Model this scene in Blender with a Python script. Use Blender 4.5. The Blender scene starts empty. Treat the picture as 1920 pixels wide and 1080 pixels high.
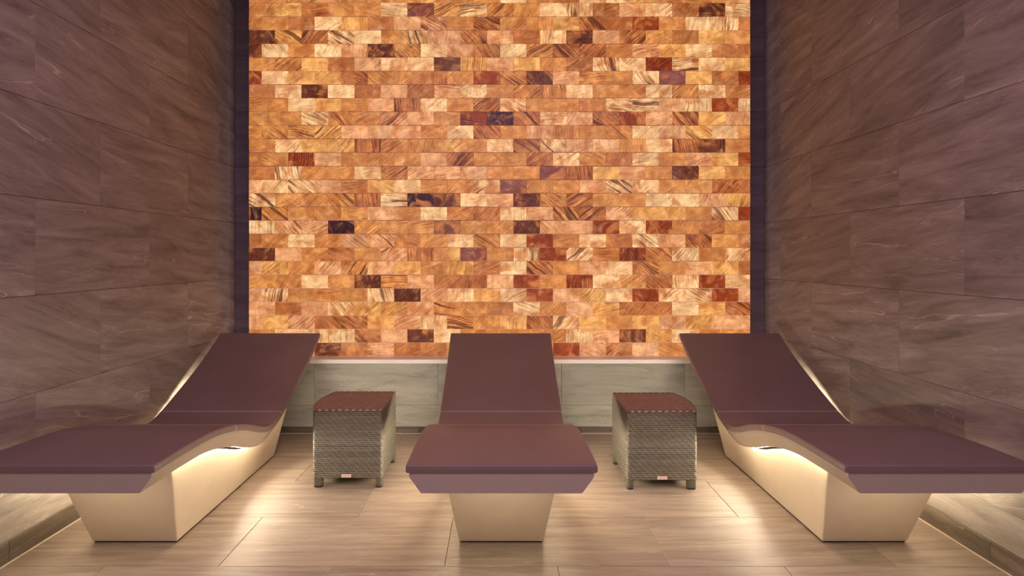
import bpy, bmesh, math, random
from mathutils import Vector
random.seed(7)
S = bpy.context.scene
COL = S.collection
PI = math.pi

def lin(r, g, b):
    f = lambda c: (c/255/12.92) if c/255 <= .04045 else ((c/255+.055)/1.055)**2.4
    return (f(r), f(g), f(b))

# ---------------------------------------------------------------- camera, world, exposure
cam_d = bpy.data.cameras.new('camera')
cam_d.sensor_width = 36.0
cam_d.lens = 1125/1920*36.0
cam_d.shift_x = 23/1920
cam_d.shift_y = -60/1920
cam_d.clip_start = .05
cam = bpy.data.objects.new('camera', cam_d)
COL.objects.link(cam)
cam.location = (0, 0, 1.25)
cam.rotation_euler = (PI/2, 0, 0)
S.camera = cam
S.view_settings.view_transform = 'Standard'
S.view_settings.look = 'None'
S.view_settings.exposure = 0.0
S.view_settings.gamma = 1.0
S.view_settings.use_curve_mapping = False
W = bpy.data.worlds.new('dusk_corridor'); S.world = W
W.use_nodes = True
bg = W.node_tree.nodes['Background']
bg.inputs[0].default_value = (.50, .36, .33, 1)
bg.inputs[1].default_value = 2.1

SALT_GAIN = 1.0
LED_GAIN = 24.0
LED_COL = (1.0, .82, .58)

def area_light(name, loc, rot, sx, sy, power, colour, spread=PI):
    d = bpy.data.lights.new(name, 'AREA'); d.shape = 'RECTANGLE'
    d.size = sx; d.size_y = sy; d.energy = power; d.color = colour; d.spread = spread
    o = bpy.data.objects.new(name, d); COL.objects.link(o)
    o.location = loc; o.rotation_euler = rot
    return o

# purple lamp along the ceiling in front of the loungers
area_light('ceiling_lamp', (0, .8, 3.12), (math.radians(14), 0, 0), 3.4, .35, 74, (.68, .45, .66))

# ---------------------------------------------------------------- node helpers
class NT:
    def __init__(self, name):
        self.m = bpy.data.materials.new(name); self.m.use_nodes = True
        self.t = self.m.node_tree; self.t.nodes.clear()
        self.out = self.n('ShaderNodeOutputMaterial')
    def n(self, kind, **kw):
        x = self.t.nodes.new(kind)
        for k, v in kw.items(): setattr(x, k, v)
        return x
    def l(self, a, b): self.t.links.new(a, b)
    def setin(self, sock, v):
        if hasattr(v, 'is_output') or isinstance(v, bpy.types.NodeSocket): self.l(v, sock)
        else: sock.default_value = v
    def math(self, op, a, b=None, c=None, clamp=False):
        x = self.n('ShaderNodeMath', operation=op); x.use_clamp = clamp
        self.setin(x.inputs[0], a)
        if b is not None: self.setin(x.inputs[1], b)
        if c is not None: self.setin(x.inputs[2], c)
        return x.outputs[0]
    def vmath(self, op, a, b=None, scale=None):
        x = self.n('ShaderNodeVectorMath', operation=op)
        self.setin(x.inputs[0], a)
        if b is not None: self.setin(x.inputs[1], b)
        if scale is not None: self.setin(x.inputs[3], scale)
        return x.outputs[0]
    def noise(self, vec, scale, detail=4, rough=.55, dist=0.0):
        x = self.n('ShaderNodeTexNoise')
        if vec is not None: self.l(vec, x.inputs['Vector'])
        x.inputs['Scale'].default_value = scale; x.inputs['Detail'].default_value = detail
        x.inputs['Roughness'].default_value = rough; x.inputs['Distortion'].default_value = dist
        return x.outputs[0]
    def ramp(self, fac, stops, interp='LINEAR'):
        x = self.n('ShaderNodeValToRGB'); self.l(fac, x.inputs[0])
        cr = x.color_ramp; cr.interpolation = interp
        while len(cr.elements) < len(stops): cr.elements.new(.5)
        for e, (p, c) in zip(cr.elements, stops):
            e.position = p; e.color = (*c, 1) if len(c) == 3 else c
        return x.outputs[0]
    def mix(self, fac, a, b, blend='MIX'):
        x = self.n('ShaderNodeMix', data_type='RGBA', blend_type=blend)
        self.setin(x.inputs[0], fac)
        self.setin(x.inputs[6], (*a, 1) if isinstance(a, tuple) and len(a) == 3 else a)
        self.setin(x.inputs[7], (*b, 1) if isinstance(b, tuple) and len(b) == 3 else b)
        return x.outputs[2]
    def maprange(self, v, a, b, c=0.0, d=1.0, smooth=True):
        x = self.n('ShaderNodeMapRange'); x.interpolation_type = 'SMOOTHSTEP' if smooth else 'LINEAR'
        self.setin(x.inputs[0], v)
        for i, q in enumerate((a, b, c, d)): x.inputs[1+i].default_value = q
        return x.outputs[0]
    def bsdf(self, **kw):
        x = self.n('ShaderNodeBsdfPrincipled')
        for k, v in kw.items():
            s = x.inputs[k.replace('_', ' ')]
            if isinstance(v, tuple) and len(v) == 3: v = (*v, 1)
            self.setin(s, v)
        self.l(x.outputs[0], self.out.inputs[0])
        return x
    def bump(self, h, strength=.3, dist=.01):
        x = self.n('ShaderNodeBump'); self.l(h, x.inputs['Height'])
        x.inputs['Strength'].default_value = strength; x.inputs['Distance'].default_value = dist
        return x.outputs[0]

def stone_material(name, stops, tilt, plane, rough=.5, spread=.35, vein=.35, vein_col=(.75, .68, .58), stretch=7.0, fine=.25):
    """streaked porcelain: grain stretched along local x, its own offset and tilt on every tile"""
    t = NT(name)
    tc = t.n('ShaderNodeTexCoord'); oi = t.n('ShaderNodeObjectInfo')
    r = oi.outputs['Random']
    ang = t.math('MULTIPLY_ADD', t.math('SUBTRACT', r, .5), spread*2, tilt)
    rot = t.n('ShaderNodeVectorRotate'); rot.rotation_type = 'Y_AXIS' if plane == 'xz' else 'Z_AXIS'
    t.l(tc.outputs['Object'], rot.inputs['Vector']); t.l(ang, rot.inputs['Angle'])
    mp = t.n('ShaderNodeMapping')
    mp.inputs['Scale'].default_value = (1, 1, stretch) if plane == 'xz' else (1, stretch, 1)
    t.l(rot.outputs[0], mp.inputs['Vector'])
    off = t.vmath('ADD', mp.outputs[0], t.vmath('SCALE', t.vmath('ADD', (r.node and (1.7, 3.1, 2.3)), (0, 0, 0)), scale=t.math('MULTIPLY', r, 37.0)))
    big = t.noise(off, 2.2, 6, .6, .6)
    small = t.noise(off, 14.0, 5, .65, .3)
    hair = t.n('ShaderNodeMapping'); hair.inputs['Scale'].default_value = (1, 1, 3.0) if plane == 'xz' else (1, 3.0, 1)
    t.l(off, hair.inputs['Vector'])
    hr = t.noise(hair.outputs[0], 26.0, 4, .7, .2)
    amp = t.maprange(t.noise(off, 1.3, 2, .5, .3), .38, .62, .25, 1.3)
    v = t.math('MULTIPLY_ADD', t.math('SUBTRACT', small, .5), fine, big)
    v = t.math('MULTIPLY_ADD', t.math('SUBTRACT', hr, .5), t.math('MULTIPLY', amp, .42), v)
    col = t.ramp(v, stops)
    # pale thin veins
    wig = t.noise(off, .8, 3, .5, .45)
    d = t.math('ABSOLUTE', t.math('SUBTRACT', wig, .5))
    line = t.maprange(d, 0.0, .005, 1, 0)
    mask = t.maprange(t.noise(off, 1.1, 2, .5), .48, .62)
    scr = t.maprange(hr, .52, .64)
    patch = t.maprange(t.noise(off, 1.6, 2, .5, .4), .54, .68)
    va = t.math('ADD', t.math('MULTIPLY', line, mask), t.math('MULTIPLY', t.math('MULTIPLY', scr, patch), .8), clamp=True)
    col = t.mix(t.math('MULTIPLY', va, vein), col, vein_col)
    shade = t.math('MULTIPLY_ADD', t.math('SUBTRACT', t.math('FRACT', t.math('MULTIPLY', r, 13.7)), .5), .16, 1.0)
    hsv = t.n('ShaderNodeHueSaturation'); t.l(col, hsv.inputs['Color']); t.l(shade, hsv.inputs['Value'])
    t.bsdf(Base_Color=hsv.outputs[0], Roughness=t.math('MULTIPLY_ADD', small, .12, rough-.06),
           Normal=t.bump(t.math('MULTIPLY_ADD', va, .5, small), .18, .004), Specular_IOR_Level=.4)
    return t.m

def plain(name, colour, rough=.5, noise_amt=.06, scale=30, spec=.5, bump=.05, coat=0.0, metal=0.0):
    t = NT(name)
    tc = t.n('ShaderNodeTexCoord')
    nz = t.noise(tc.outputs['Object'], scale, 4, .6)
    a = tuple(c*(1-noise_amt) for c in colour); b = tuple(min(1, c*(1+noise_amt)) for c in colour)
    col = t.ramp(nz, [(.3, a), (.7, b)])
    t.bsdf(Base_Color=col, Roughness=rough, Specular_IOR_Level=spec, Metallic=metal, Coat_Weight=coat,
           Normal=t.bump(t.noise(tc.outputs['Object'], scale*12, 3, .6), bump, .002))
    return t.m

def emissive(name, colour, strength):
    t = NT(name); e = t.n('ShaderNodeEmission')
    e.inputs[0].default_value = (*colour, 1); e.inputs[1].default_value = strength
    t.l(e.outputs[0], t.out.inputs[0]); return t.m

WALL_STOPS = [(.25, (.14, .12, .105)), (.42, (.235, .205, .18)), (.55, (.30, .265, .235)), (.75, (.41, .365, .325))]
M_WALL_L = stone_material('brown_stone_left', WALL_STOPS, -.16, 'xz', .5, .20, .48)
M_WALL_R = stone_material('brown_stone_right', WALL_STOPS, .16, 'xz', .5, .20, .48)
M_WALL_B = stone_material('grey_stone_ledge', [(.25, (.19, .20, .17)), (.45, (.31, .325, .275)), (.75, (.41, .42, .355))], 0, 'xz', .5, .12, .5)
M_STRIP = stone_material('shaded_strip_stone', [(.25, (.08, .07, .09)), (.5, (.125, .112, .138)), (.8, (.18, .16, .19))], 0, 'xz', .6, .05, .12)  # dark bluish tone paints in the shade beside the glowing salt
M_SKIRT = stone_material('skirting_stone', [(.25, (.06, .047, .035)), (.5, (.105, .084, .064)), (.8, (.19, .15, .115))], 0, 'xz', .5, .05, .2, stretch=12)
M_FLOOR = stone_material('floor_stone', [(.22, (.15, .115, .088)), (.42, (.24, .188, .148)), (.58, (.305, .245, .193)), (.8, (.385, .315, .25))], 0, 'xy', .42, .05, .25, (.8, .7, .56), 11.0, .35)
M_GROUT = plain('grout_brown', (.20, .165, .14), .9)
M_GROUT_FLOOR = plain('grout_floor', (.29, .235, .18), .9)
M_GROUT_PALE = plain('grout_pale', (.34, .33, .28), .9)
M_CAULK = plain('pale_caulk', (.62, .52, .40), .7)
M_CAP = plain('white_ledge_stone', (.86, .84, .78), .45, .05, 6)
M_CEIL = plain('ceiling_paint', (.22, .18, .17), .9)
M_VINYL = None

# ---------------------------------------------------------------- mesh helpers
def link(name, me, mat, parent=None, loc=None, rotz=0):
    o = bpy.data.objects.new(name, me); COL.objects.link(o)
    if mat is not None and (len(me.materials) == 0): me.materials.append(mat)
    if parent is not None: o.parent = parent
    if loc is not None: o.location = loc
    if rotz: o.rotation_euler = (0, 0, rotz)
    return o

def bm_mesh(name, bm, smooth=False, angle=40):
    bmesh.ops.recalc_face_normals(bm, faces=bm.faces)
    me = bpy.data.meshes.new(name); bm.to_mesh(me); bm.free()
    if smooth:
        me.polygons.foreach_set('use_smooth', [True]*len(me.polygons))
        me.set_sharp_from_angle(angle=math.radians(angle))
    return me

def add_box(bm, x0, x1, y0, y1, z0, z1, bevel=0.0, seg=1):
    r = bmesh.ops.create_cube(bm, size=1)
    vs = r['verts']
    for v in vs:
        v.co = Vector(((x0+x1)/2+v.co.x*(x1-x0), (y0+y1)/2+v.co.y*(y1-y0), (z0+z1)/2+v.co.z*(z1-z0)))
    if bevel:
        es = list({e for v in vs for e in v.link_edges})
        bmesh.ops.bevel(bm, geom=es, offset=bevel, segments=seg, affect='EDGES', profile=.5)

def box_mesh(name, x0, x1, y0, y1, z0, z1, bevel=0.0, seg=1):
    bm = bmesh.new(); add_box(bm, x0, x1, y0, y1, z0, z1, bevel, seg)
    return bm_mesh(name, bm, bevel > 0 and seg > 1)

def structure(name, me, mat, label, loc=None):
    o = link(name, me, mat, None, loc); o['kind'] = 'structure'; o['label'] = label
    return o

def thing(name, label, cat, loc=(0, 0, 0), group=None):
    o = bpy.data.objects.new(name, None); COL.objects.link(o)
    o.empty_display_size = .2; o.location = loc
    o['label'] = label; o['category'] = cat
    if group: o['group'] = group
    return o

tile_cache = {}
def tile(parent, mat, lx, lz, loc, rotz=0, flat=False, name='tile', gap=.0014, th=.008):
    """one tile, front face on local -y (or top on local +z when flat); loc = centre of the visible face"""
    key = (round(lx, 4), round(lz, 4), flat, mat.name)
    if key not in tile_cache:
        hx, hz = lx/2-gap/2, lz/2-gap/2
        if flat: me = box_mesh('floor_tile_mesh', -hx, hx, -hz, hz, -th, 0, .0012)
        else: me = box_mesh('wall_tile_mesh', -hx, hx, 0, th, -hz, hz, .0012)
        me.materials.append(mat); tile_cache[key] = me
    return link(name, tile_cache[key], mat, parent, loc, rotz)

# ---------------------------------------------------------------- room shell
WX = 2.003          # inner faces of the side walls
LEDGE_Y = 4.235     # front of the low ledge
SALT_Y = 4.36      # front of the salt bricks
STRIP_Y = 4.534     # dark strips beside the salt wall
CEIL = 3.19
BACK = -2.6

floor = structure('floor', box_mesh('floor_slab', -2.2, 2.2, BACK, 4.7, -.15, -.007), M_GROUT_FLOOR, 'beige stone look tiled floor with long horizontal grain')
ceiling = structure('ceiling', box_mesh('ceiling_slab', -2.2, 2.2, BACK, 4.8, CEIL, CEIL+.12), M_CEIL, 'plain ceiling above the room')
wall_left = structure('wall_left', box_mesh('wall_left_mesh', -2.2, -WX-.007, BACK, 4.7, -.007, CEIL), M_GROUT, 'brown streaked stone tiled wall on the left')
wall_right = structure('wall_right', box_mesh('wall_right_mesh', WX+.007, 2.2, BACK, 4.7, -.007, CEIL), M_GROUT, 'brown streaked stone tiled wall on the right')

# floor tiles: rows of .455 m ending at the ledge, .911 m long, half bond
TL, TD = .9115, .4547
for row in range(15):
    y1 = LEDGE_Y-row*TD; y0 = y1-TD
    off = -.6785 if row % 2 == 0 else -.2227
    k = -3
    while True:
        a = off+k*TL; b = a+TL; k += 1
        if b < -WX+.02: continue
        if a > WX-.02: break
        a2, b2 = max(a, -WX), min(b, WX)
        tile(floor, M_FLOOR, b2-a2, y1-y0, ((a2+b2)/2, (y0+y1)/2, 0), flat=True)

ZR = [.088, .24, .66, 1.08, 1.50, 1.92, 2.34, 2.76, CEIL]
TW = .847
for side, wall, mat in ((-1, wall_left, M_WALL_L), (1, wall_right, M_WALL_R)):
    for r in range(len(ZR)-1):
        z0, z1 = ZR[r], ZR[r+1]
        off = 2.588 if r % 2 == 1 else 3.0115
        for k in range(-5, 4):
            a = off+k*TW; b = min(a+TW, STRIP_Y)
            if a > STRIP_Y-.03: continue
            tile(wall, mat, b-a, z1-z0, (side*WX, (a+b)/2, (z0+z1)/2), PI/2 if side < 0 else -PI/2)

# baseboards
for side, nm in ((-1, 'left'), (1, 'right')):
    x = side*WX
    bb = structure('baseboard_'+nm, box_mesh('baseboard_backing', min(x, x+side*.006), max(x, x+side*.006), -1.5, STRIP_Y, 0, .087), M_GROUT,
                   'dark streaked stone skirting along the %s wall' % nm)
    for k in range(-3, 3):
        a = 2.446+k*TL; b = min(a+TL, LEDGE_Y)
        tile(bb, M_SKIRT, b-a, .087, (side*(WX-.004), (a+b)/2, .0445), PI/2 if side < 0 else -PI/2, name='skirting_tile')
    link('caulk_line', box_mesh('caulk', min(x, x-side*.010), max(x, x-side*.010), -1.5, LEDGE_Y, 0, .003), M_CAULK, bb)

# low ledge under the salt wall: a tiled front, its own skirting and a white cap
LZ = .520
ledge = structure('trim_1', box_mesh('ledge_core', -WX, WX, LEDGE_Y+.008, STRIP_Y+.1, -.005, LZ-.030), M_GROUT_PALE, 'low ledge of grey stone tiles below the glowing salt wall')
LT = .8717
for r, (z0, z1) in enumerate(((.045, .197), (.197, .491))):
    off = -1.3085 if r else -.873
    for k in range(-2, 5):
        a = off+k*LT; b = a+LT
        a2, b2 = max(a, -WX), min(b, WX)
        if b2-a2 < .03: continue
        tile(ledge, M_WALL_B, b2-a2, z1-z0, ((a2+b2)/2, LEDGE_Y, (z0+z1)/2))
bbk = structure('baseboard_back', box_mesh('baseboard_back_mesh', -WX, WX, LEDGE_Y+.001, LEDGE_Y+.008, 0, .045), M_GROUT, 'thin dark stone skirting along the foot of the ledge')
for a, b in ((-WX, -1.48), (-1.48, -.573), (-.573, .575), (.575, 1.48), (1.48, WX)):
    tile(bbk, M_SKIRT, b-a, .045, ((a+b)/2, LEDGE_Y-.004, .0225), name='skirting_tile')
link('caulk_line', box_mesh('caulk', -WX, WX, LEDGE_Y-.013, LEDGE_Y-.003, 0, .002), M_CAULK, bbk)
cap = structure('trim_2', box_mesh('ledge_cap', -WX, WX, LEDGE_Y-.003, STRIP_Y+.02, .491, LZ, .0015), M_CAP, 'thin white stone cap on top of the low ledge')

# strips coloured as if in shade either side of the salt wall, set back behind its face
for i, (x0, x1, nm) in enumerate(((-WX, -1.80, 'left'), (1.80, WX, 'right'))):
    st = structure('trim_%d' % (3+i), box_mesh('strip_backing', x0, x1, STRIP_Y+.008, STRIP_Y+.06, LZ, CEIL), M_GROUT,
                   'dark purple grey tiled strip with painted-in shade %s of the salt wall' % nm)
    for z0, z1 in zip([LZ]+[z for z in ZR if z > LZ][:-1], [z for z in ZR if z > LZ]):
        tile(st, M_STRIP, x1-x0, z1-z0, ((x0+x1)/2, STRIP_Y, (z0+z1)/2))

# ---------------------------------------------------------------- salt wall
TONE = dict(L=lin(242, 190, 132), P=lin(226, 160, 108), Y=lin(230, 164, 90), O=lin(206, 133, 70), T=lin(184, 110, 60),
            R=lin(142, 56, 20), D=lin(98, 46, 27), K=lin(52, 21, 30), V=lin(132, 72, 62))
ROWS = """
On Of Of Pf Ob Ob Ob Yn Of Of Lf On Tf Pn Ln Yf Tb Oh Oh Pn
Of Yh TH Ob Oh Lh VF YF LH OF Os Ln LV TS Pn Lf Ts DH Lh
Tn On Tn Lf Yv Tb Pb PB On TB Of Ov Yh TB Ts Rs On Lv LV Tn
Dn YB TF LB Ln Ob LV Pv TB Pn Th Lv Dh Pn TF Of Ts Yn On
Dn Lb On Ls Pv DF OB Lb Pb TB Lf OF TB TF On Ph Ys Lh Tb Tn
On OF Yn Th Pf Ln Ln DH Yv Pn Yn Os Tf LV Lf RS LH Ln Yn
Rn Lf Yf Yf TB Ob Of Tv Of Rf OB DB Pn Oh On LB Vn Yn Tf Rn
Tn Ln DH Ln Tf Pn TS Ph LS On OF OV Ln On Of Lf OF Ln Tf
Oh On Lh Yh Oh Pn TV Ls On TF Lb Of Of Tn LH LH Pn Lv Rs Lv
On On LB OB Of PF Pn On RH KV TB Lh Ps TB Rv PS TB Yf Pv
Oh OB OH YF Pn Pn Pn Of Lf TB On Pv Ov On OB Ls Ps YB Lf On
On Lf Yn Yf TV Of Ov YS On Ln TB LB Pn Pn Ov Ln TV DV On
Tn Ob RV Ph Ov Of Of Pn TF On On TF Lf Ob Ts Lh Oh Pf Yn Rn
Tn LV On Oh Ln TF Pf Ph Pn On On Vn TV Yn Pn On DB Yn On
Pn Lf LB Pn Th Yb Ln On Of LF Vb Of On Pf LB Lf On Yf TF Tn
LB Of Of OB TV LH Kn Dn Ln Pn DH OB TF On On Lf Ln Pv Yv
Kn OB On Ob Oh Ps On Lv OF TF Lv Pn OB TF Pf Yn Ys On LB Rn
Lv PB Pf Ks Of Oh Oh Ds On Of DF Pb Pn Rn Ls Rs Os TS On
Tn Of Ls Of Pb PB Ob Of Ln OB Ln Rn Oh Lf Tn LB Pn TB Yn Tf
Dn Pn Of Tb On PF TV Yn Vh On LV Rn LF Oh RV OB Lf On Lf
Pn Yf Of Pf OF Ps Yn Oh Yv TS Ln TB On Pn Ln OB On Ph Yf Tn
On Os Ln On DF OH Pf Ts TV Pn Rn On RV Ln Yf TB Lv Rn Ln
Pn LV On Oh On LV Df Pf Lv Yn Lf Rn Pn Yf Ln Rb Lf LB Rn Pn
Pn Th Pn LB Yf Of Pf OH Ob Tn Lb Of Pn Yh Tf Ts Ln Yn TB
Pn Yn PF Tb TB Yn Pf Lv OH Of Yv TB LF Yn On Yn Ps Yf Pn Pn
On Lv Lv Lv TB Pn Df Ln On On On Of Lv Ph Dv Yb Ln On On
On On Pn Ds Tb Ph Tf Tn On On On On Rn Pb TF Pn Ob On On On
""".strip().splitlines()
ROWS = [r.split() for r in ROWS]
ANG = dict(n=.3, s=.9, f=.62, F=.7, b=-.62, B=-.7, h=0.06, H=-.05, v=1.5, V=1.62, S=.5)
STRG = dict(n=.3, s=.4, S=.7, f=.6, F=1.0, b=.6, B=1.0, h=.6, H=1.0, v=.6, V=1.0)
SPOT = dict(s=.8, S=1.0)

def salt_material(name, individual):
    t = NT(name)
    if individual:
        oi = t.n('ShaderNodeObjectInfo'); col, ang = oi.outputs['Color'], oi.outputs['Alpha']
        ga = t.n('ShaderNodeAttribute', attribute_type='OBJECT', attribute_name='grain')
    else:
        ca = t.n('ShaderNodeAttribute', attribute_type='GEOMETRY', attribute_name='tone'); col, ang = ca.outputs['Color'], ca.outputs['Alpha']
        ga = t.n('ShaderNodeAttribute', attribute_type='GEOMETRY', attribute_name='grain')
    sp = t.n('ShaderNodeSeparateXYZ'); t.l(ga.outputs['Vector'], sp.inputs[0])
    strength, spot, seed = sp.outputs
    geo = t.n('ShaderNodeNewGeometry'); P = geo.outputs['Position']
    rot = t.n('ShaderNodeVectorRotate', rotation_type='Y_AXIS')
    t.l(P, rot.inputs['Vector']); t.l(t.math('MULTIPLY', ang, PI), rot.inputs['Angle'])
    shift = t.vmath('SCALE', (11.0, 7.0, 5.0), scale=seed)
    q = t.vmath('ADD', rot.outputs[0], shift)
    wob = t.noise(q, 6, 3, .5)
    wobv = t.vmath('SCALE', (0, 0, 1.0), scale=t.math('MULTIPLY', t.math('SUBTRACT', wob, .5), .05))
    q2 = t.vmath('ADD', q, wobv)
    mp = t.n('ShaderNodeMapping'); mp.inputs['Scale'].default_value = (5, 5, 150); t.l(q2, mp.inputs['Vector'])
    st = t.noise(mp.outputs[0], 1.0, 6, .72, .2)
    strength0 = strength
    strength = t.math('MULTIPLY', strength, t.maprange(t.noise(q, 9, 3, .5, .4), .36, .62, .25, 1.25))
    mp2 = t.n('ShaderNodeMapping'); mp2.inputs['Scale'].default_value = (2.6, 2.6, 34); t.l(q2, mp2.inputs['Vector'])
    band = t.noise(mp2.outputs[0], 1.0, 2, .5, .2)
    cloud = t.noise(q, 13, 4, .6, .5)
    swirl = t.noise(q2, 7.5, 3, .55, .8)
    col = t.mix(t.maprange(swirl, .50, .66, 0, .75), col, lin(204, 124, 66))
    col = t.mix(t.maprange(swirl, .44, .30, 0, .35), col, lin(226, 164, 112))
    # clouds lighten and redden
    c1 = t.mix(t.maprange(cloud, .46, .68, 0, 1.0), col, t.mix(1.0, col, (1.40, 1.45, 1.5), 'MULTIPLY'))
    c1 = t.mix(t.maprange(cloud, .52, .30, 0, .60), c1, t.mix(1.0, c1, (.74, .46, .28), 'MULTIPLY'))
    # fine light crystal streaks, then brown streaks and near-black bands
    c1 = t.mix(t.math('MULTIPLY', t.maprange(st, .53, .64), t.math('MULTIPLY_ADD', strength, .4, .25)), c1, t.mix(1.0, c1, (1.5, 1.6, 1.7), 'MULTIPLY'))
    dk = t.math('MULTIPLY', t.maprange(st, .53, .40), t.math('MULTIPLY', strength, 1.1), clamp=True)
    c1 = t.mix(dk, c1, t.mix(1.0, c1, (.42, .22, .12), 'MULTIPLY'))
    bd = t.math('MULTIPLY', t.maprange(band, .46, .33), t.maprange(strength0, .5, 1.0, 0, .85), clamp=True)
    c1 = t.mix(bd, c1, lin(92, 40, 22))
    bk = t.math('MULTIPLY', t.maprange(t.math('ADD', t.math('MULTIPLY', band, .6), t.math('MULTIPLY', st, .4)), .385, .31), t.maprange(strength0, .5, 1.0, 0, .9), clamp=True)
    c1 = t.mix(bk, c1, lin(48, 22, 20))
    vo = t.noise(q, 85, 3, .6)
    sm = t.math('MULTIPLY', t.maprange(vo, .40, .30), t.math('MULTIPLY', spot, t.maprange(t.noise(q, 18, 2), .42, .58)), clamp=True)
    c1 = t.mix(sm, c1, lin(74, 34, 22))
    # the joints of the second layer of bricks show through as faint upright lines
    sx = t.n('ShaderNodeSeparateXYZ'); t.l(P, sx.inputs[0])
    jit = t.math('MULTIPLY', t.math('SUBTRACT', t.noise(P, 9, 3, .6), .5), .05)
    ux = t.math('FRACT', t.math('DIVIDE', t.math('ADD', t.math('ADD', sx.outputs[0], 5.0), jit), .09622))
    ln = t.maprange(t.math('ABSOLUTE', t.math('SUBTRACT', ux, .5)), .0, .018, 1, 0)
    lm = t.math('MULTIPLY', ln, t.maprange(t.noise(P, 4.5, 2), .42, .56, 0, .75))
    c1 = t.mix(lm, c1, lin(152, 94, 84))
    # slow pinkish veil of salt bloom
    c1 = t.mix(t.maprange(t.noise(P, 2.2, 3), .52, .74, 0, .14), c1, lin(206, 138, 112))
    em = t.n('ShaderNodeEmission'); t.l(c1, em.inputs[0]); em.inputs[1].default_value = SALT_GAIN*.95
    pb = t.n('ShaderNodeBsdfPrincipled'); t.l(c1, pb.inputs['Base Color'])
    pb.inputs['Roughness'].default_value = .38
    nrm = t.bump(st, .25, .004); t.l(nrm, pb.inputs['Normal'])
    dim = t.mix(1.0, c1, (.16, .16, .16), 'MULTIPLY'); t.l(dim, pb.inputs['Base Color'])
    ad = t.n('ShaderNodeAddShader'); t.l(em.outputs[0], ad.inputs[0]); t.l(pb.outputs[0], ad.inputs[1])
    t.l(ad.outputs[0], t.out.inputs[0])
    return t.m

M_SALT = salt_material('backlit_salt', True)
M_SALT_REST = salt_material('backlit_salt_rest', False)
def grout_glow():
    t = NT('backlit_salt_grout'); tc = t.n('ShaderNodeTexCoord')
    sp = t.n('ShaderNodeSeparateXYZ'); t.l(tc.outputs['Object'], sp.inputs[0])
    h = t.math('MULTIPLY_ADD', t.math('SUBTRACT', t.noise(tc.outputs['Object'], 5, 4), .5), 1.6, sp.outputs[2])
    c = t.ramp(t.maprange(h, .5, 2.2, 0, 1, False), [(.15, lin(222, 158, 124)), (.5, lin(178, 112, 94)), (.8, lin(122, 74, 74))])
    em = t.n('ShaderNodeEmission'); t.l(c, em.inputs[0]); em.inputs[1].default_value = .85*SALT_GAIN
    t.l(em.outputs[0], t.out.inputs[0]); return t.m
M_SALT_GROUT = grout_glow()

KS = 4.36/4.417
SX0, SX1, SZ0 = -1.845*KS, 1.843*KS, .5215
BP, BH = .1949*KS, .1000*KS
NR = len(ROWS)
wall_back = structure('wall_back', box_mesh('salt_backing', SX0, SX1, SALT_Y+.003, SALT_Y+.10, LZ+.0005, CEIL), M_SALT_GROUT,
                      'glowing orange wall of backlit salt bricks at the back of the room')
wall_back['category'] = 'salt wall'
bricks = []
for ri, row in enumerate(ROWS):
    z0 = SZ0+(NR-1-ri)*BH
    z1 = min(z0+BH, CEIL-.002)
    if ri % 2 == 1: js = [SX0]+[-1.654*KS+BP*k for k in range(18)]+[SX1]
    else: js = [SX0]+[-1.752*KS+BP*k for k in range(19)]+[SX1]
    assert len(js)-1 == len(row), (ri, len(js)-1, len(row))
    for k, code in enumerate(row):
        bricks.append((js[k], js[k+1], z0, z1, code, ri, k))
def rank(b):
    whole = (b[1]-b[0]) > .185 and b[3]-b[2] > .09
    hidden = b[2] < .68 and (b[4] == 'On')
    return (not whole or hidden, abs((b[2]+b[3])/2-1.70)*1.55+abs((b[0]+b[1])/2)*.62)
bricks.sort(key=rank)
brick_mesh = {}
def salt_brick_mesh(w, h):
    key = (round(w, 3), round(h, 3))
    if key not in brick_mesh:
        me = box_mesh('salt_brick_mesh', -w/2+.0008, w/2-.0008, 0, .06, -h/2+.0020, h/2-.0020, .0014)
        me.materials.append(M_SALT); brick_mesh[key] = me
    return brick_mesh[key]
def brick_values(code):
    c, g = code
    base = TONE[c]
    j = random.uniform(-.10, .10); jr = random.uniform(-.05, .05)
    colr = (base[0]*(1+j), base[1]*(1+j+jr), base[2]*(1+j+jr*1.6))
    a = ANG[g]+random.uniform(-.22, .22)
    return colr, (a/PI) % 1.0, (STRG[g]*random.uniform(.85, 1.1), SPOT.get(g, 0.0), random.uniform(0, 20))
rest = bmesh.new(); rest_vals = []
for n, (x0, x1, z0, z1, code, ri, k) in enumerate(bricks):
    colr, al, gr = brick_values(code)
    jx, jz, jy = random.uniform(-.0007, .0007), random.uniform(-.0009, .0009), random.uniform(-.003, .002)
    if n < 300:
        o = link('salt_brick', salt_brick_mesh(x1-x0, z1-z0), M_SALT, wall_back, ((x0+x1)/2+jx, SALT_Y-.004+jy, (z0+z1)/2+jz))
        o.color = (*colr, al); o['grain'] = list(gr)
    else:
        nf = len(rest.faces)
        add_box(rest, x0+.0008+jx, x1-.0008+jx, SALT_Y-.004+jy, SALT_Y+.056+jy, z0+.0020+jz, z1-.0020+jz, .0014)
        rest.faces.ensure_lookup_table()
        rest_vals += [(colr, al, gr)]*(len(rest.faces)-nf)
bmesh.ops.recalc_face_normals(rest, faces=rest.faces)
me = bpy.data.meshes.new('salt_bricks_rest'); rest.to_mesh(me); rest.free()
at = me.attributes.new('tone', 'FLOAT_COLOR', 'FACE'); ag = me.attributes.new('grain', 'FLOAT_VECTOR', 'FACE')
for i, (c, a, g) in enumerate(rest_vals):
    at.data[i].color = (*c, a); ag.data[i].vector = g
o = link('outer_salt_bricks', me, M_SALT_REST, wall_back); o['kind'] = 'stuff'

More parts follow.
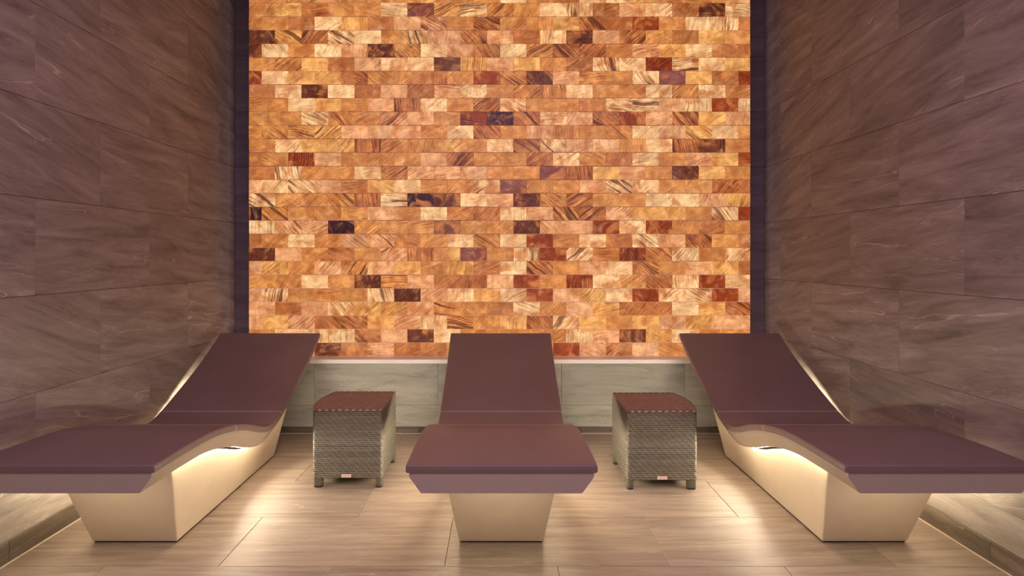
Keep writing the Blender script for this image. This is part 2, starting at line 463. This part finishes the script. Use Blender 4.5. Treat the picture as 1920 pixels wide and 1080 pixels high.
# ---------------------------------------------------------------- loungers
def vinyl():
    t = NT('plum_brown_vinyl'); tc = t.n('ShaderNodeTexCoord')
    c = t.ramp(t.noise(tc.outputs['Object'], 3.5, 4, .6), [(.3, (.195, .136, .126)), (.7, (.228, .162, .148))])
    t.bsdf(Base_Color=c, Roughness=.42, Specular_IOR_Level=.55, Normal=t.bump(t.noise(tc.outputs['Object'], 420, 2), .05, .001))
    return t.m
M_VINYL = vinyl()
M_PIPING = plain('pale_piping', (.62, .48, .46), .45)
M_SHELL = plain('cream_fibreglass', (.44, .37, .31), .4, .02, 8, .5, .01)
M_BASE = plain('cream_upholstery', (.70, .60, .45), .5, .03, 10, .4, .06)
M_FOOT = plain('dark_plinth', (.02, .016, .013), .8)
M_LED = emissive('warm_led', LED_COL, LED_GAIN)
M_LED_FRONT = emissive('warm_led_dim', LED_COL, LED_GAIN*3.2)
M_LED_SIDE = emissive('warm_led_side', LED_COL, LED_GAIN*9.8)
M_CHANNEL = plain('white_channel', (.75, .72, .66), .5)

PROF = [(2.16, .497), (2.40, .496), (2.57, .490), (2.68, .480), (2.82, .456), (2.95, .424), (3.03, .398), (3.12, .365), (3.20, .341),
        (3.27, .331), (3.335, .337), (3.424, .363), (3.53, .406), (3.66, .461), (3.77, .510), (3.87, .557), (3.97, .609), (4.07, .666), (4.155, .718)]
def catmull(pts, per=8):
    out = []
    for i in range(len(pts)-1):
        p0 = pts[max(0, i-1)]; p1 = pts[i]; p2 = pts[i+1]; p3 = pts[min(len(pts)-1, i+2)]
        # finite-difference tangents on uneven spacing (function of y)
        d = p2[0]-p1[0]
        m1 = (p2[1]-p0[1])/(p2[0]-p0[0]) if i > 0 else (p2[1]-p1[1])/d
        m2 = (p3[1]-p1[1])/(p3[0]-p1[0]) if i < len(pts)-2 else (p2[1]-p1[1])/d
        for k in range(per):
            u = k/per
            h00 = 2*u**3-3*u**2+1; h10 = u**3-2*u**2+u; h01 = -2*u**3+3*u**2; h11 = u**3-u**2
            out.append((p1[0]+d*u, h00*p1[1]+h10*d*m1+h01*p2[1]+h11*d*m2))
    out.append(pts[-1]); return out
FINE = catmull(PROF, 10)
def prof_at(y):
    """height and unit normal of the top surface"""
    y = max(FINE[0][0], min(FINE[-1][0]-1e-6, y))
    for a, b in zip(FINE, FINE[1:]):
        if a[0] <= y <= b[0]:
            u = (y-a[0])/(b[0]-a[0]); z = a[1]+u*(b[1]-a[1])
            e = .02
            break
    def zz(q):
        q = max(FINE[0][0], min(FINE[-1][0], q))
        for a, b in zip(FINE, FINE[1:]):
            if a[0] <= q <= b[0]: return a[1]+(q-a[0])/(b[0]-a[0])*(b[1]-a[1])
    ya, yb = max(FINE[0][0], y-e), min(FINE[-1][0], y+e)
    s = (zz(yb)-zz(ya))/(yb-ya)
    n = Vector((0, -s, 1)).normalized()
    return z, n
YO = 2.16           # the foot end is the thing's own origin along y
def loft(name, loops):
    bm = bmesh.new(); rings = [[bm.verts.new(p) for p in lp] for lp in loops]
    n = len(rings[0])
    for a, b in zip(rings, rings[1:]):
        for i in range(n): bm.faces.new((a[i], a[(i+1) % n], b[(i+1) % n], b[i]))
    bm.faces.new(rings[0]); bm.faces.new(rings[-1])
    return bm_mesh(name, bm, True, 50)
def rounded_section(h, top, bot, r, k=4):
    pts = []
    for cx, cz, a0 in ((h-r, top-r, 0), (-h+r, top-r, 90), (-h+r, bot+r, 180), (h-r, bot+r, 270)):
        for i in range(k+1):
            a = math.radians(a0+90*i/k); pts.append((cx+r*math.cos(a), cz+r*math.sin(a)))
    return pts
def cushion(name, y0, y1, r0, r1, half=.347, th=.030, r=.008):
    ys = []
    q = 5
    for i in range(q): ys.append((y0+r0*(1-math.cos(math.pi/2*i/q)), r0*(1-math.sin(math.pi/2*i/q))))
    m = max(4, int((y1-y0)/.03))
    for i in range(m+1): ys.append((y0+r0+(y1-y0-r0-r1)*i/m, 0))
    for i in range(q-1, -1, -1): ys.append((y1-r1*(1-math.cos(math.pi/2*i/q)), r1*(1-math.sin(math.pi/2*i/q))))
    loops = []
    for y, ins in ys:
        z, n = prof_at(y); base = Vector((0, y-YO, z))
        rr = max(.002, r-ins*.4)
        loops.append([tuple(base+Vector((x, 0, 0))+n*d) for x, d in rounded_section(half-ins, -ins*.9, -th+ins*.5, rr)])
    return loft(name, loops)
def shell_bottom(y): return -.103+.035*max(0, min(1, (y-3.55)/.5))
def shell_mesh():
    loops = []
    for i in range(91):
        y = 2.164+(4.146-2.164)*i/90
        z, n = prof_at(y); base = Vector((0, y-YO, z)); b = shell_bottom(y)
        sec = [(.333, -.0295), (.334, -.040), (.332, -.047), (.328, -.052), (.294, b+.004), (.290, b), (.24, b), (-.24, b), (-.290, b), (-.294, b+.004), (-.328, -.052), (-.332, -.047), (-.334, -.040), (-.333, -.0295)]
        loops.append([tuple(base+Vector((x, 0, 0))+n*d) for x, d in sec])
    return loft('lounger_shell', loops)
def under(y):
    z, n = prof_at(y); p = Vector((0, y, z))+n*shell_bottom(y); return p.y, p.z
UND = [under(2.164+(4.146-2.164)*i/200) for i in range(201)]
def under_z(y):
    for a, b in zip(UND, UND[1:]):
        if a[0] <= y <= b[0]: return a[1]+(y-a[0])/(b[0]-a[0])*(b[1]-a[1])
    return UND[0][1] if y < UND[0][0] else UND[-1][1]
GAP = .027
def base_line(N=40):
    """top edge of the base, following the shell a finger's width below it: (half width, y, z)"""
    out = []
    for i in range(N+1):
        q = i/N; Z = .3
        for _ in range(30):
            yt = (2.614-.40*Z)+((3.74+.376*Z)-(2.614-.40*Z))*q
            Z = .5*Z+.5*(under_z(yt)-GAP)
        out.append((.184+.153*Z, yt, Z))
    return out
def base_mesh():
    bm = bmesh.new(); L, R, LB, RB = [], [], [], []
    line = base_line(); N = len(line)-1
    for i, (ht, yt, Z) in enumerate(line):
        yb = 2.614+(3.74-2.614)*i/N
        L.append(bm.verts.new((-ht, yt-YO, Z))); R.append(bm.verts.new((ht, yt-YO, Z)))
        LB.append(bm.verts.new((-.1845, yb-YO, .006))); RB.append(bm.verts.new((.1845, yb-YO, .006)))
    for i in range(N):
        bm.faces.new((LB[i], LB[i+1], L[i+1], L[i])); bm.faces.new((RB[i+1], RB[i], R[i], R[i+1]))
        bm.faces.new((L[i], L[i+1], R[i+1], R[i])); bm.faces.new((LB[i+1], LB[i], RB[i], RB[i+1]))
    bm.faces.new((LB[0], L[0], R[0], RB[0])); bm.faces.new((L[N], LB[N], RB[N], R[N]))
    bmesh.ops.recalc_face_normals(bm, faces=bm.faces)
    es = [e for e in bm.edges if len(e.link_faces) == 2 and e.calc_face_angle(0) > .6]
    bmesh.ops.bevel(bm, geom=es, offset=.006, segments=3, affect='EDGES', profile=.5)
    return bm_mesh('lounger_base', bm, True, 35)
def led_finish(me, mats, sx=0):
    """mats: what shines downwards, what shines outwards; the rest of the strip is its white channel"""
    for m in (mats[0] or M_CHANNEL, M_CHANNEL, mats[1] or M_CHANNEL): me.materials.append(m)
    for p in me.polygons: p.material_index = 0 if p.normal.z < -.5 else (2 if p.normal.x*sx > .7 else 1)
    return me
def led_mesh(sx):
    """strip lying on top of the base just inside its edge, shining out through the gap under the shell"""
    loops = []
    for ht, y, z in base_line(60)[2:-2]:
        x0, x1 = ht-.016, ht-.007
        loops.append([(sx*x0, y-YO, z+.012), (sx*x1, y-YO, z+.012), (sx*x1, y-YO, z-.002), (sx*x0, y-YO, z-.002)])
    return led_finish(loft('led_strip', loops), (None, M_LED_SIDE), sx)
def led_under(sx, y0=2.45, y1=3.75):
    """second strip let into the underside of the shell, shining down along the base"""
    loops = []
    for i in range(61):
        y = y0+(y1-y0)*i/60; z = under_z(y)-.001; x = sx*.266
        loops.append([(x-.006, y-YO, z+.006), (x+.006, y-YO, z+.006), (x+.006, y-YO, z-.003), (x-.006, y-YO, z-.003)])
    return led_finish(loft('led_strip', loops), (M_LED, None), sx)
def led_front():
    z = under_z(2.30)
    return led_finish(box_mesh('led_strip', -.20, .20, 2.275-YO, 2.289-YO, z-.006, z+.004), (M_LED_FRONT, None))
def seam_mesh(y):
    """thin pale piping lying in the joint between two cushions"""
    z, n = prof_at(y); base = Vector((0, y-YO, z)); tg = Vector((0, n.z, -n.y))
    loops = []
    for q in (-.0019, .0019):
        loops.append([tuple(base+tg*q+Vector((x, 0, 0))+n*d) for x, d in rounded_section(.3476, .0007, -.0302, .008)])
    return loft('seam_piping', loops)
LM = dict(leg=cushion('leg_cushion', 2.160, 2.836, .006, .0015), seat=cushion('seat_cushion', 2.8375, 3.4235, .0015, .0015),
          back=cushion('back_cushion', 3.425, 4.155, .0015, .006), shell=shell_mesh(), base=base_mesh(),
          plinth=box_mesh('plinth', -.178, .178, 2.62-YO, 3.733-YO, 0, .012), led=[led_mesh(-1), led_mesh(1), led_under(-1), led_under(1), led_front()],
          seams=[seam_mesh(2.8368), seam_mesh(3.4243)])
def lounger(x, label):
    t = thing('sun_lounger', label, 'lounger', (x, YO, 0), 'relaxation loungers in front of the salt wall')
    link('plinth', LM['plinth'], M_FOOT, t); link('base', LM['base'], M_BASE, t); link('shell', LM['shell'], M_SHELL, t)
    for nm in ('leg', 'seat', 'back'): link(nm+'_cushion', LM[nm], M_VINYL, t)
    for m in LM['seams']:
        o = link('seam_piping', m, M_PIPING, t); o['label'] = 'thin pale seam line'
    for m in LM['led']:
        o = link('light_strip', m, M_LED, t); o['label'] = 'glowing warm light strip under the shell'
    return t
lounger(-1.590, 'plum brown wave lounger on cream base against the left wall')
lounger(.007, 'plum brown wave lounger in the middle between the two wicker tables')
lounger(1.590, 'plum brown wave lounger on cream base against the right wall')

# ---------------------------------------------------------------- wicker side tables
def wicker(name, dark, light):
    """strand attribute sets the colour, with shade painted into the gaps; fibre noise on top"""
    t = NT(name); tc = t.n('ShaderNodeTexCoord')
    mp = t.n('ShaderNodeMapping'); mp.inputs['Scale'].default_value = (22, 22, 90); t.l(tc.outputs['Object'], mp.inputs['Vector'])
    nz = t.noise(mp.outputs[0], 1.0, 3, .6)
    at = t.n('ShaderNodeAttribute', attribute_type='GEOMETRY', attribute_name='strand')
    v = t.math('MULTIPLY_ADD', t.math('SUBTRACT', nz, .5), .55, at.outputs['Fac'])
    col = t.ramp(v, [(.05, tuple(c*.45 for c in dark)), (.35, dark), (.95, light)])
    t.bsdf(Base_Color=col, Roughness=.45, Specular_IOR_Level=.5)
    return t.m
M_WICK = wicker('grey_brown_wicker', (.055, .050, .039), (.21, .19, .142))
M_WICK_TOP_LIT = wicker('salt_lit_wicker_top', (.15, .085, .068), (.52, .35, .28))  # redder and paler than the body: reflected salt glow painted in
M_RUBBER = plain('black_rubber', (.012, .011, .01), .6)
M_TAG = plain('pale_metal_tag', (.62, .47, .42), .4, .04, 60)
M_INK = plain('tag_lettering', (.30, .19, .17), .6)
TWD, TDP, TH = .374, .427, .425
def table_outline(mirror, n_side=26):
    """closed outline, counter-clockwise from the front left corner; one side bows outward"""
    pts = []
    r = .014
    def arc(cx, cy, a0):
        for i in range(5):
            a = math.radians(a0+90*i/4); pts.append((cx+r*math.cos(a), cy+r*math.sin(a)))
    w, d = TWD, TDP
    arc(r, r, 180)
    for i in range(1, n_side): pts.append((r+(w-2*r)*i/n_side, 0))
    arc(w-r, r, 270)
    for i in range(1, n_side): pts.append((w, r+(d-2*r)*i/n_side))
    arc(w-r, d-r, 0)
    for i in range(1, n_side): pts.append((w-r-(w-2*r)*i/n_side, d))
    arc(r, d-r, 90)
    for i in range(1, n_side):
        f = i/n_side; pts.append((-.030*math.sin(PI*f)**.9, d-r-(d-2*r)*f))
    if mirror: pts = [(TWD-x, y) for x, y in pts][::-1]
    return pts
def resample(pts, n):
    P = pts+[pts[0]]; L = [0]
    for a, b in zip(P, P[1:]): L.append(L[-1]+math.hypot(b[0]-a[0], b[1]-a[1]))
    out = []; j = 0
    for i in range(n):
        s = L[-1]*i/n
        while L[j+1] < s: j += 1
        u = (s-L[j])/(L[j+1]-L[j]); a, b = P[j], P[j+1]
        dx, dy = b[0]-a[0], b[1]-a[1]; q = math.hypot(dx, dy)
        out.append((a[0]+u*dx, a[1]+u*dy, dy/q, -dx/q, s))
    return out, L[-1]
def woven_body(mirror):
    n = 440
    out, per = resample(table_outline(mirror), n)
    stakes = 2*round(per/.0345/2)
    Z0, Z1 = .052, .419
    rows = 33
    prof = [(0, -.0016, .1), (.10, .0012, .32), (.32, .0024, .36), (.54, .0012, .32), (.66, -.0012, .2), (.74, .0004, .85), (.90, .0004, .85)]  # last value is the tone, low in the grooves as painted shade
    verts, faces, tint = [], [], []
    rnd = random.Random(11)
    levels = [(r, p) for r in range(rows) for p in prof]+[(rows-1, (1.0, -.0016, .2))]
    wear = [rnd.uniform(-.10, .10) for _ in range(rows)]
    for r, (f, h0, c0) in levels:
        z = Z0+(Z1-Z0)*(r+f)/rows
        for x, y, nx, ny, s in out:
            u = (s/per*stakes+(r % 3)/3.0) % 1.0
            e = min(u, 1-u)                      # where a strand dives under an upright and the pale upright shows
            under = max(0.0, 1-e/.075)
            h = h0+(.0009*math.cos(2*PI*u+PI) if f < .7 else 0)-.0012*under
            verts.append((x+nx*h, y+ny*h, z))
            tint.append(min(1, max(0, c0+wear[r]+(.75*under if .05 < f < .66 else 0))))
    for k in range(len(levels)-1):
        for i in range(n):
            a = k*n+i; b = k*n+(i+1) % n
            faces.append((a, b, b+n, a+n))
    me = bpy.data.meshes.new('woven_body'); me.from_pydata(verts, [], faces)
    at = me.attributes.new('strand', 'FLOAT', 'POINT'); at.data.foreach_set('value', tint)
    me.polygons.foreach_set('use_smooth', [True]*len(me.polygons))
    return me
def woven_top(mirror):
    """grid of crossing strands clipped to the outline"""
    out = table_outline(mirror)
    def xr(y):
        xs = []
        for (x0, y0), (x1, y1) in zip(out, out[1:]+out[:1]):
            if (y0-y)*(y1-y) <= 0 and y0 != y1: xs.append(x0+(x1-x0)*(y-y0)/(y1-y0))
        return (min(xs), max(xs)) if xs else (0, TWD)
    nu, nv = 180, 180; verts = []; faces = []; tint = []
    p = .0150
    for j in range(nv+1):
        y = .003+(TDP-.006)*j/nv; a, b = xr(y); a += .003; b -= .003
        for i in range(nu+1):
            x = a+(b-a)*i/nu
            cx, cy = (x*.82+y*.62)/p+40, (y*.82-x*.62)/p+40
            fx, fy = cx % 1, cy % 1
            par = 1 if (int(cx//1)+int(cy//1)) % 2 else -1
            hx = math.sqrt(max(0, 1-(2*fy-1)**2)); hy = math.sqrt(max(0, 1-(2*fx-1)**2))
            w = math.sin(PI*fx) if par > 0 else math.sin(PI*fy)
            h = .0022*((hx if par > 0 else hy)*(.4+.6*w))
            verts.append((x, y, .4195+h)); tint.append(.02+.85*(h/.0022)**1.2)  # tone follows height, painting shade into the gaps between strands
    for j in range(nv):
        for i in range(nu):
            a = j*(nu+1)+i; faces.append((a, a+1, a+nu+2, a+nu+1))
    me = bpy.data.meshes.new('woven_top'); me.from_pydata(verts, [], faces)
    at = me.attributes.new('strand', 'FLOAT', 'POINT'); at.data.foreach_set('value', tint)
    me.polygons.foreach_set('use_smooth', [True]*len(me.polygons))
    return me
def braid_rim(mirror):
    """twisted cord along the top edge"""
    n = 520; out, per = resample(table_outline(mirror), n); k = 8
    verts, faces = [], []
    for i, (x, y, nx, ny, s) in enumerate(out):
        for j in range(k):
            a = 2*PI*j/k
            rad = .0046+.0011*math.cos(2*a+2*PI*s/per*round(per/.011)/1.0)
            verts.append((x+nx*(math.cos(a)*rad-.002), y+ny*(math.cos(a)*rad-.002), .4195+math.sin(a)*rad))
    for i in range(n):
        for j in range(k):
            faces.append((i*k+j, ((i+1) % n)*k+j, ((i+1) % n)*k+(j+1) % k, i*k+(j+1) % k))
    me = bpy.data.meshes.new('braid_rim'); me.from_pydata(verts, [], faces)
    at = me.attributes.new('strand', 'FLOAT', 'POINT')
    at.data.foreach_set('value', [.5+.3*math.sin(2*PI*(i//k)/12) for i in range(len(verts))])
    me.polygons.foreach_set('use_smooth', [True]*len(me.polygons))
    return me
def leg_mesh(w, d):
    """wicker wrapped post: stacked rounded bands"""
    loops = []
    for k in range(21):
        z = .009+.060*k/20; b = .0008*math.sin(PI*((k*1.25) % 1))
        loops.append([(x, y, z) for x, y in rounded_section(w/2+b, d/2+b, -d/2-b, min(w, d)*.42, 4)])
    me = loft('table_leg', loops); at = me.attributes.new('strand', 'FLOAT', 'POINT')
    at.data.foreach_set('value', [.42+.2*math.sin(v.co.z*900) for v in me.vertices]); return me
def foot_mesh(w, d):
    loops = [[(x, y, z) for x, y in rounded_section(w/2-i, d/2-i, -d/2+i, min(w, d)*.36, 4)] for z, i in ((0, .003), (.002, .001), (.0095, .001))]
    return loft('rubber_foot', loops)
LEGS = [(.050, .042), (.036, .040)]
LEG_ME = [(leg_mesh(*s), foot_mesh(*s)) for s in LEGS]
def scribble():
    bm = bmesh.new(); x = -.019
    rnd = random.Random(3)
    while x < .018:
        h = rnd.uniform(.003, .006); add_box(bm, x, x+.0012, -.0012, -.0002, -h/2, h/2)
        x2 = x+rnd.uniform(.0025, .0042); zc = rnd.uniform(-.0015, .0015); add_box(bm, x, x2, -.0012, -.0002, zc, zc+.001); x = x2
    return bm_mesh('tag_lettering', bm)
SCRIB = scribble()
TAG_ME = box_mesh('tag_plate', -.026, .026, -.0015, .0015, -.0085, .0085, .0008)
def side_table(x0, y0, mirror, tag_x, label):
    t = thing('side_table', label, 'side table', (x0, y0, 0), 'wicker side tables between the loungers')
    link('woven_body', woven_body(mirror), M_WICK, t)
    link('woven_top', woven_top(mirror), M_WICK_TOP_LIT, t)
    link('braided_rim', braid_rim(mirror), M_WICK_TOP_LIT, t)
    # panel closing the underside
    bm = bmesh.new(); bm.faces.new([bm.verts.new((x*.98+TWD*.01, y*.98+TDP*.01, .053)) for x, y in table_outline(mirror)])
    g = bmesh.ops.extrude_face_region(bm, geom=list(bm.faces))
    for v in [q for q in g['geom'] if isinstance(q, bmesh.types.BMVert)]: v.co.z += .006
    link('bottom_panel', bm_mesh('bottom_panel', bm), M_WICK, t)
    wide, slim = LEG_ME
    a, b = (slim, wide) if mirror else (wide, slim)
    wa, wb = (LEGS[1], LEGS[0]) if mirror else (LEGS[0], LEGS[1])
    for (lm, fm), (w, d), cx, cy in ((a, wa, None, 0), (b, wb, 1, 0), (a, wa, None, 1), (b, wb, 1, 1)):
        px = TWD-w/2-.001 if cx else w/2+.001
        py = TDP-d/2-.001 if cy else d/2+.001
        lg = link('leg', lm, M_WICK, t, (px, py, 0))
        link('rubber_foot', fm, M_RUBBER, lg)
    tg = link('maker_tag', TAG_ME, M_TAG, t, (tag_x, -.004, .066)); tg['label'] = 'small pale metal tag with tiny lettering'
    link('tag_lettering', SCRIB, M_INK, tg, (0, -.001, 0))
    return t
side_table(-1.008, 3.235, False, .1815, 'woven wicker side table between the left and the middle lounger')
side_table(.680, 3.205, True, .187, 'woven wicker side table between the middle and the right lounger')
